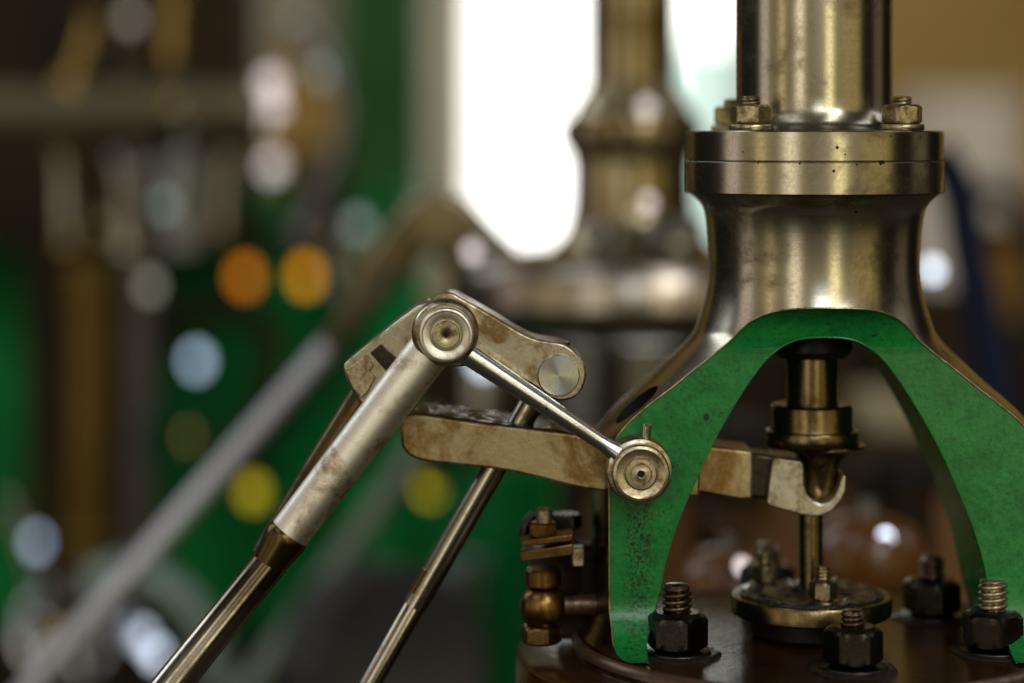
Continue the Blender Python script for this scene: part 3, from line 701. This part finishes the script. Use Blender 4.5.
# seen through the arch
def dome(label, u, v, rpx, Y, m, mh):
    p = at(u, v, Y); r = rpx * sc(Y)
    t_ = thing('domed_cover', label, 'cover', p - Vector((0, 0, r * .7)))
    MB().lathe([(r * .4, -r * .7), (r * .95, -r * .6), (r, -r * .35), (r * .97, 0), (r * .85, r * .28), (r * .55, r * .46), (r * .2, r * .52)], p, UP, 48).build('shell', m, t_, angle=50)
    MB().lathe([(r * .1, r * .45), (r * .2, r * .5), (r * .2, r * .75), (r * .1, r * .8)], p, UP, 24).build('knob', mh, t_, angle=40)
dome('russet domed cover seen through the arch right of the spindle', 868, 545, 58, 620, ORBR, GREYST)
dome('russet domed cover seen through the arch left of the spindle', 728, 575, 50, 640, ORBR, GREYST)
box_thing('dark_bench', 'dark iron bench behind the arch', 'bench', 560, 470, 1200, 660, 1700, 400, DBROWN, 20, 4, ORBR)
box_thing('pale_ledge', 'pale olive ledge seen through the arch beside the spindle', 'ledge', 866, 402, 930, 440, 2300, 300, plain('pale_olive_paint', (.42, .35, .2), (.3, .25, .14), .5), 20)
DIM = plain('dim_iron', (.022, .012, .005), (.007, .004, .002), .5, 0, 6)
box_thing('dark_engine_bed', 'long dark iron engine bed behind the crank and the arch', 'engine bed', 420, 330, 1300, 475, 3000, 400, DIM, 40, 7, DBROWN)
POL = metal('hall_polished_steel', (.50, .49, .46), (.12, .10, .07), .14, .5, 9, .3, 0, 0, None, 0)
POLB = metal('hall_polished_brass', (.42, .30, .10), (.12, .07, .02), .16, .5, 9, .3, 0, 0, None, 0)
DKG = plain('deep_green_iron', (.001, .05, .012), (.001, .02, .006), .5, 0, 5)
EMR = plain('emerald_enamel', (.002, .24, .05), (.001, .14, .03), .45, 0, 5)
def rod_thing(name, label, cat, pts, rpx, Y, m, cap=None):
    t_ = thing(name, label, cat, at(pts[-1][0], pts[-1][1], Y)); k = sc(Y)
    P = [at(u, v, Y) for u, v in pts]
    P = [Vector(q) for q in cr(P, 4)] if len(P) > 2 else P
    MB().tube(P, [rpx * k] * len(P), 20).build('shaft', m, t_)
    for q, ax in ((P[0], P[0] - P[1]), (P[-1], P[-1] - P[-2])):
        MB().lathe([(rpx * k * .4, -rpx * k), (rpx * k * 1.5, -rpx * k * .9), (rpx * k * 1.6, 0), (rpx * k * 1.1, rpx * k * .6), (rpx * k * .3, rpx * k * .8)], q, ax, 24).build('knob', cap or m, t_, angle=40)
    return t_
def wheel_thing(label, u, v, rpx, Y, m, tilt, spokes=5):
    p = at(u, v, Y); k = sc(Y); r = rpx * k
    t_ = thing('handwheel', label, 'handwheel', p)
    M = frame(p, tilt)
    ring = [M @ Vector((r * math.cos(a), r * math.sin(a), 0)) for a in [2 * math.pi * q / 40 for q in range(41)]]
    MB().tube(ring, r * .13, 14).build('rim', m, t_)
    for q in range(spokes):
        a = 2 * math.pi * q / spokes
        MB().tube([M @ Vector((0, 0, 0)), M @ Vector((r * .97 * math.cos(a), r * .97 * math.sin(a), 0))], r * .08, 10).build('spoke', m, t_)
    MB().lathe([(r * .05, -r * .2), (r * .22, -r * .2), (r * .22, r * .2), (r * .05, r * .25)], p, tilt, 20).build('hub', POLB, t_, angle=40)
    return t_
rod_thing('streak_rod', 'upright polished steel streak rod at far left under the horizontal pipe', 'rod', [(62, 150), (66, 245)], 7, 2900, POL, POLB)  # polished steel rods added to give soft upright streaks of reflection
rod_thing('streak_rod', 'upright polished steel streak rod just left of the steel lubricator', 'rod', [(122, 160), (126, 250)], 8, 2800, POL)
rod_thing('streak_rod', 'upright polished steel streak rod right of the steel lubricator', 'rod', [(226, 150), (222, 232)], 6, 2900, POL, POLB)
rod_thing('brass_rod', 'slanting polished brass rod above the horizontal pipe', 'rod', [(95, 20), (70, 88)], 9, 3000, POLB)
rod_thing('brass_rod', 'short upright brass rod at the top edge right of the gantry', 'rod', [(176, -20), (170, 60)], 8, 3000, POLB)
rod_thing('curved_pipe', 'curved grey pipe looping right of the pale pink glint mirrors', 'pipe', [(300, 20), (330, 60), (345, 120), (325, 180), (300, 235)], 8, 3100, GREYST, POL)
rod_thing('curved_pipe', 'dark brown curved pipe across the green casing below the amber glints', 'pipe', [(165, 330), (230, 310), (270, 335), (262, 420), (215, 470)], 13, 3600, DBROWN)
rod_thing('curved_pipe', 'deep green curved pipe on the casing above the diagonal rod', 'pipe', [(330, 250), (345, 330), (300, 410), (240, 470)], 16, 4200, DKG)
rod_thing('cross_shaft', 'dull brown cross shaft between the brass pipe and the casing', 'shaft', [(100, 232), (330, 246)], 12, 3700, DBROWN, POLB)
rod_thing('guide_rod', 'thin polished steel guide rod low at far left', 'rod', [(12, 500), (58, 690)], 6, 2800, POL)
rod_thing('guide_rod', 'thin polished steel guide rod low, right of the dark flywheel', 'rod', [(478, 560), (470, 720)], 7, 2300, POL)
wheel_thing('blurred dark handwheel on the green casing beside the diagonal rod', 190, 440, 44, 3300, DKG, (.5, -1, .2))
wheel_thing('blurred polished steel handwheel at the lower left corner', 64, 636, 46, 2700, POL, (.6, -1, .5))
wheel_thing('blurred steel handwheel between the amber glints and the rear crank', 360, 268, 34, 3000, GREYST, (-.4, -1, .3))
cyl_thing('emerald_cylinder', 'bright emerald green cylinder below the amber glints', 'cylinder', 300, 318, 470, 40, 4600, EMR, [(326, 46, 14, DKG, 'cover')])
cyl_thing('emerald_cylinder', 'bright emerald green cylinder between the standpipe and the diagonal rod', 'cylinder', 172, 345, 480, 26, 4600, EMR, [(352, 31, 12, DKG, 'cover')])
cyl_thing('emerald_cylinder', 'bright emerald green cylinder low, left of the push rod', 'cylinder', 372, 440, 560, 38, 4400, EMR, [(450, 44, 14, DKG, 'cover')])
cyl_thing('brown_valve_chest', 'dark brown valve chest between the casing top and the light green cabinet', 'valve chest', 318, 150, 262, 30, 4300, DBROWN, [(170, 38, 16, OLIVE, 'cover')])
cyl_thing('glint_cylinder', 'pale steel glint cylinder under the rear bowl, right of the crank pin', 'cylinder', 648, 338, 430, 26, 2500, POL, [(345, 32, 12, GREYST, 'cover')])  # three pale cylinders added to stand for bright reflections under the bowl
cyl_thing('glint_cylinder', 'pale steel glint cylinder under the rear bowl, just above the link rod', 'cylinder', 486, 342, 430, 22, 2500, POL, [(350, 27, 10, GREYST, 'cover')])
cyl_thing('glint_cylinder', 'pale steel glint cylinder under the rear bowl, between the other two', 'cylinder', 580, 336, 440, 20, 2600, GREYST, [(342, 26, 10, POL, 'cover')])
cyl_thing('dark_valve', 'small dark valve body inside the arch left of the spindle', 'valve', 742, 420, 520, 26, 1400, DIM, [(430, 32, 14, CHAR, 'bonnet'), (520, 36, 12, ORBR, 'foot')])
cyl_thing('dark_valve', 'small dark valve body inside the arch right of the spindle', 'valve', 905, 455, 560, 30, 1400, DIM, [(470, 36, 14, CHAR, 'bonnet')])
box_thing('dark_pit_wall', 'dark iron plinth along the foot of the background machines', 'plinth', -300, 640, 1400, 1000, 5000, 300, DBROWN, 20)

# mirror discs aimed at the key lamp, added as glints; glowing discs as brass reflections
def sheen(col): return metal('mirror_polish', col, [x * .6 for x in col], .06, .2, 20, .12, 0, 0, None, .0)
GLINT = {'w': sheen((.50, .52, .60)), 'm': sheen((.22, .24, .28)), 'b': sheen((.15, .19, .24)), 'g': sheen((.042, .052, .046)), 'p': sheen((.12, .10, .095)), 'y': sheen((.085, .062, .002)), 'o': sheen((.062, .054, .042))}  # face colours set the tint and brightness of each glint
BACKB = plain('glint_back_dark_brass', (.08, .06, .03), (.05, .035, .02), .5, .4, 10)
camv = Vector((512 - AX, -D, BZ - HZ))
def glint_mirror(label, u, v, rpx, Y, key):  # added mirror, tilted to throw the key lamp into the camera
    p = at(u, v, Y); r = rpx * sc(Y)
    n = ((camv - p).normalized() + (KEY / S - p).normalized()).normalized()
    t_ = thing('glint_mirror', label, 'oil cup', p - n * r * 2.2, 'blurred glint mirrors added among the background machines')
    MB().lathe([(r * .5, -r * 2.2), (r * .8, -r * 2.1), (r * .8, -r * .7), (r * 1.02, -r * .6), (r * 1.02, -.12 * r), (r * .5, -.1 * r)], p, n, 24).build('cup', BACKB, t_, angle=40)
    MB().lathe([(r * .2, -r * .09), (r, -r * .09), (r, 0), (r * .02, 0)], p, n, 24).build('glint_face', GLINT[key], t_, angle=20)
YB = 3400
for (u, v, r, Y, k, lab) in [
    (197, 361, 9, YB, 'b', 'round pale blue highlight from an added mirror left of the green casing centre'),
    (358, 226, 10, YB, 'g', 'large grey green highlight from an added mirror below the light green cabinet'),
    (150, 286, 8, YB - 300, 'o', 'small dull grey highlight from an added mirror beside the grey standpipe'),
    (271, 84, 12, YB - 500, 'p', 'upper pale pink highlight from an added mirror at the end of the horizontal pipe'),
    (274, 106, 10, YB - 500, 'p', 'middle pale pink highlight from an added mirror under the end of the horizontal pipe'),
    (273, 166, 12, YB - 500, 'p', 'lower pale pink highlight from an added mirror well under the horizontal pipe'),
    (324, 72, 9, YB, 'g', 'grey green highlight from an added mirror right of the pink ones'),
    (130, 18, 8, YB, 'o', 'olive grey highlight from an added mirror at the top edge'),
    (124, 62, 7, YB, 'o', 'faint olive highlight from an added mirror just above the horizontal pipe'),
    (36, 542, 7, YB, 'b', 'faint blue highlight from an added mirror at the far left low down'),
    (42, 586, 7, YB, 'g', 'grey highlight from an added mirror below the faint blue one at far left'),
    (126, 620, 10, 2500, 'm', 'uppermost of three blue white highlights in a slanting row at the lower left'),
    (141, 637, 11, 2500, 'm', 'middle of three blue white highlights in a slanting row at the lower left'),
    (156, 654, 9, 2500, 'm', 'lowest of three blue white highlights in a slanting row at the lower left'),
    (472, 252, 8, 1150, 'p', 'pale highlight on the rear crank left of the bright window'),
    (484, 360, 11, 2300, 'm', 'lilac white highlight just under the bell crank arm'),
    (450, 640, 9, 2150, 'p', 'pale lilac highlight on the blue grey tube low behind the push rod'),
    (253, 492, 11, 2850, 'y', 'yellow highlight from an added mirror left of the pale sleeve'),
    (430, 487, 12, 2750, 'y', 'yellow highlight from an added mirror below the lever bar end'),
    (330, 522, 9, 2850, 'y', 'small yellow highlight from an added mirror right of the pale sleeve'),
    (165, 205, 8, YB - 400, 'g', 'grey highlight from an added mirror beside the steel lubricator'),
    (646, 108, 8, 1200, 'p', 'pinkish highlight on the collar of the rear column'),
    (648, 203, 7, 1200, 'p', 'pinkish highlight on the neck of the rear column'),
    (933, 270, 8, 1500, 'm', 'bright white highlight just right of the bell neck'),
    (886, 538, 8, 560, 'm', 'bright white highlight on the russet cover inside the arch'),
    (742, 566, 7, 570, 'p', 'pale highlight on the russet cover left of the spindle'),
    ]:
    glint_mirror('small glint mirror showing a ' + lab if False else lab, u, v, r, Y, k)
AMB = [plain('amber_glow', (1, .30, .012), (1, .32, .015), .3, 0, 5, 1.35), plain('amber_glow_yellow', (1, .40, .012), (1, .42, .015), .3, 0, 5, 2.0)]  # emission put in for amber reflections on brass, not for real lamps
for i, (u, v, lab) in enumerate([(245, 277, 'left of two round amber brass glints made as glowing discs on the green machine'), (306, 276, 'right, yellower of two round amber brass glints made as glowing discs on the green machine')]):
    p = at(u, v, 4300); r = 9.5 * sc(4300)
    t_ = thing('amber_glint', lab, 'lamp', p, 'amber glints on the green machine')
    MB().lathe([(r * .5, -r), (r * 1.15, -r), (r * 1.15, 0), (r * .9, .1 * r)], p, FRONT, 24).build('disc_back', BACKB, t_, angle=40)
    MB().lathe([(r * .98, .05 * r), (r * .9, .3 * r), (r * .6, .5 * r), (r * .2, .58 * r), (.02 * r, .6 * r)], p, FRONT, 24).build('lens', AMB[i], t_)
clean()
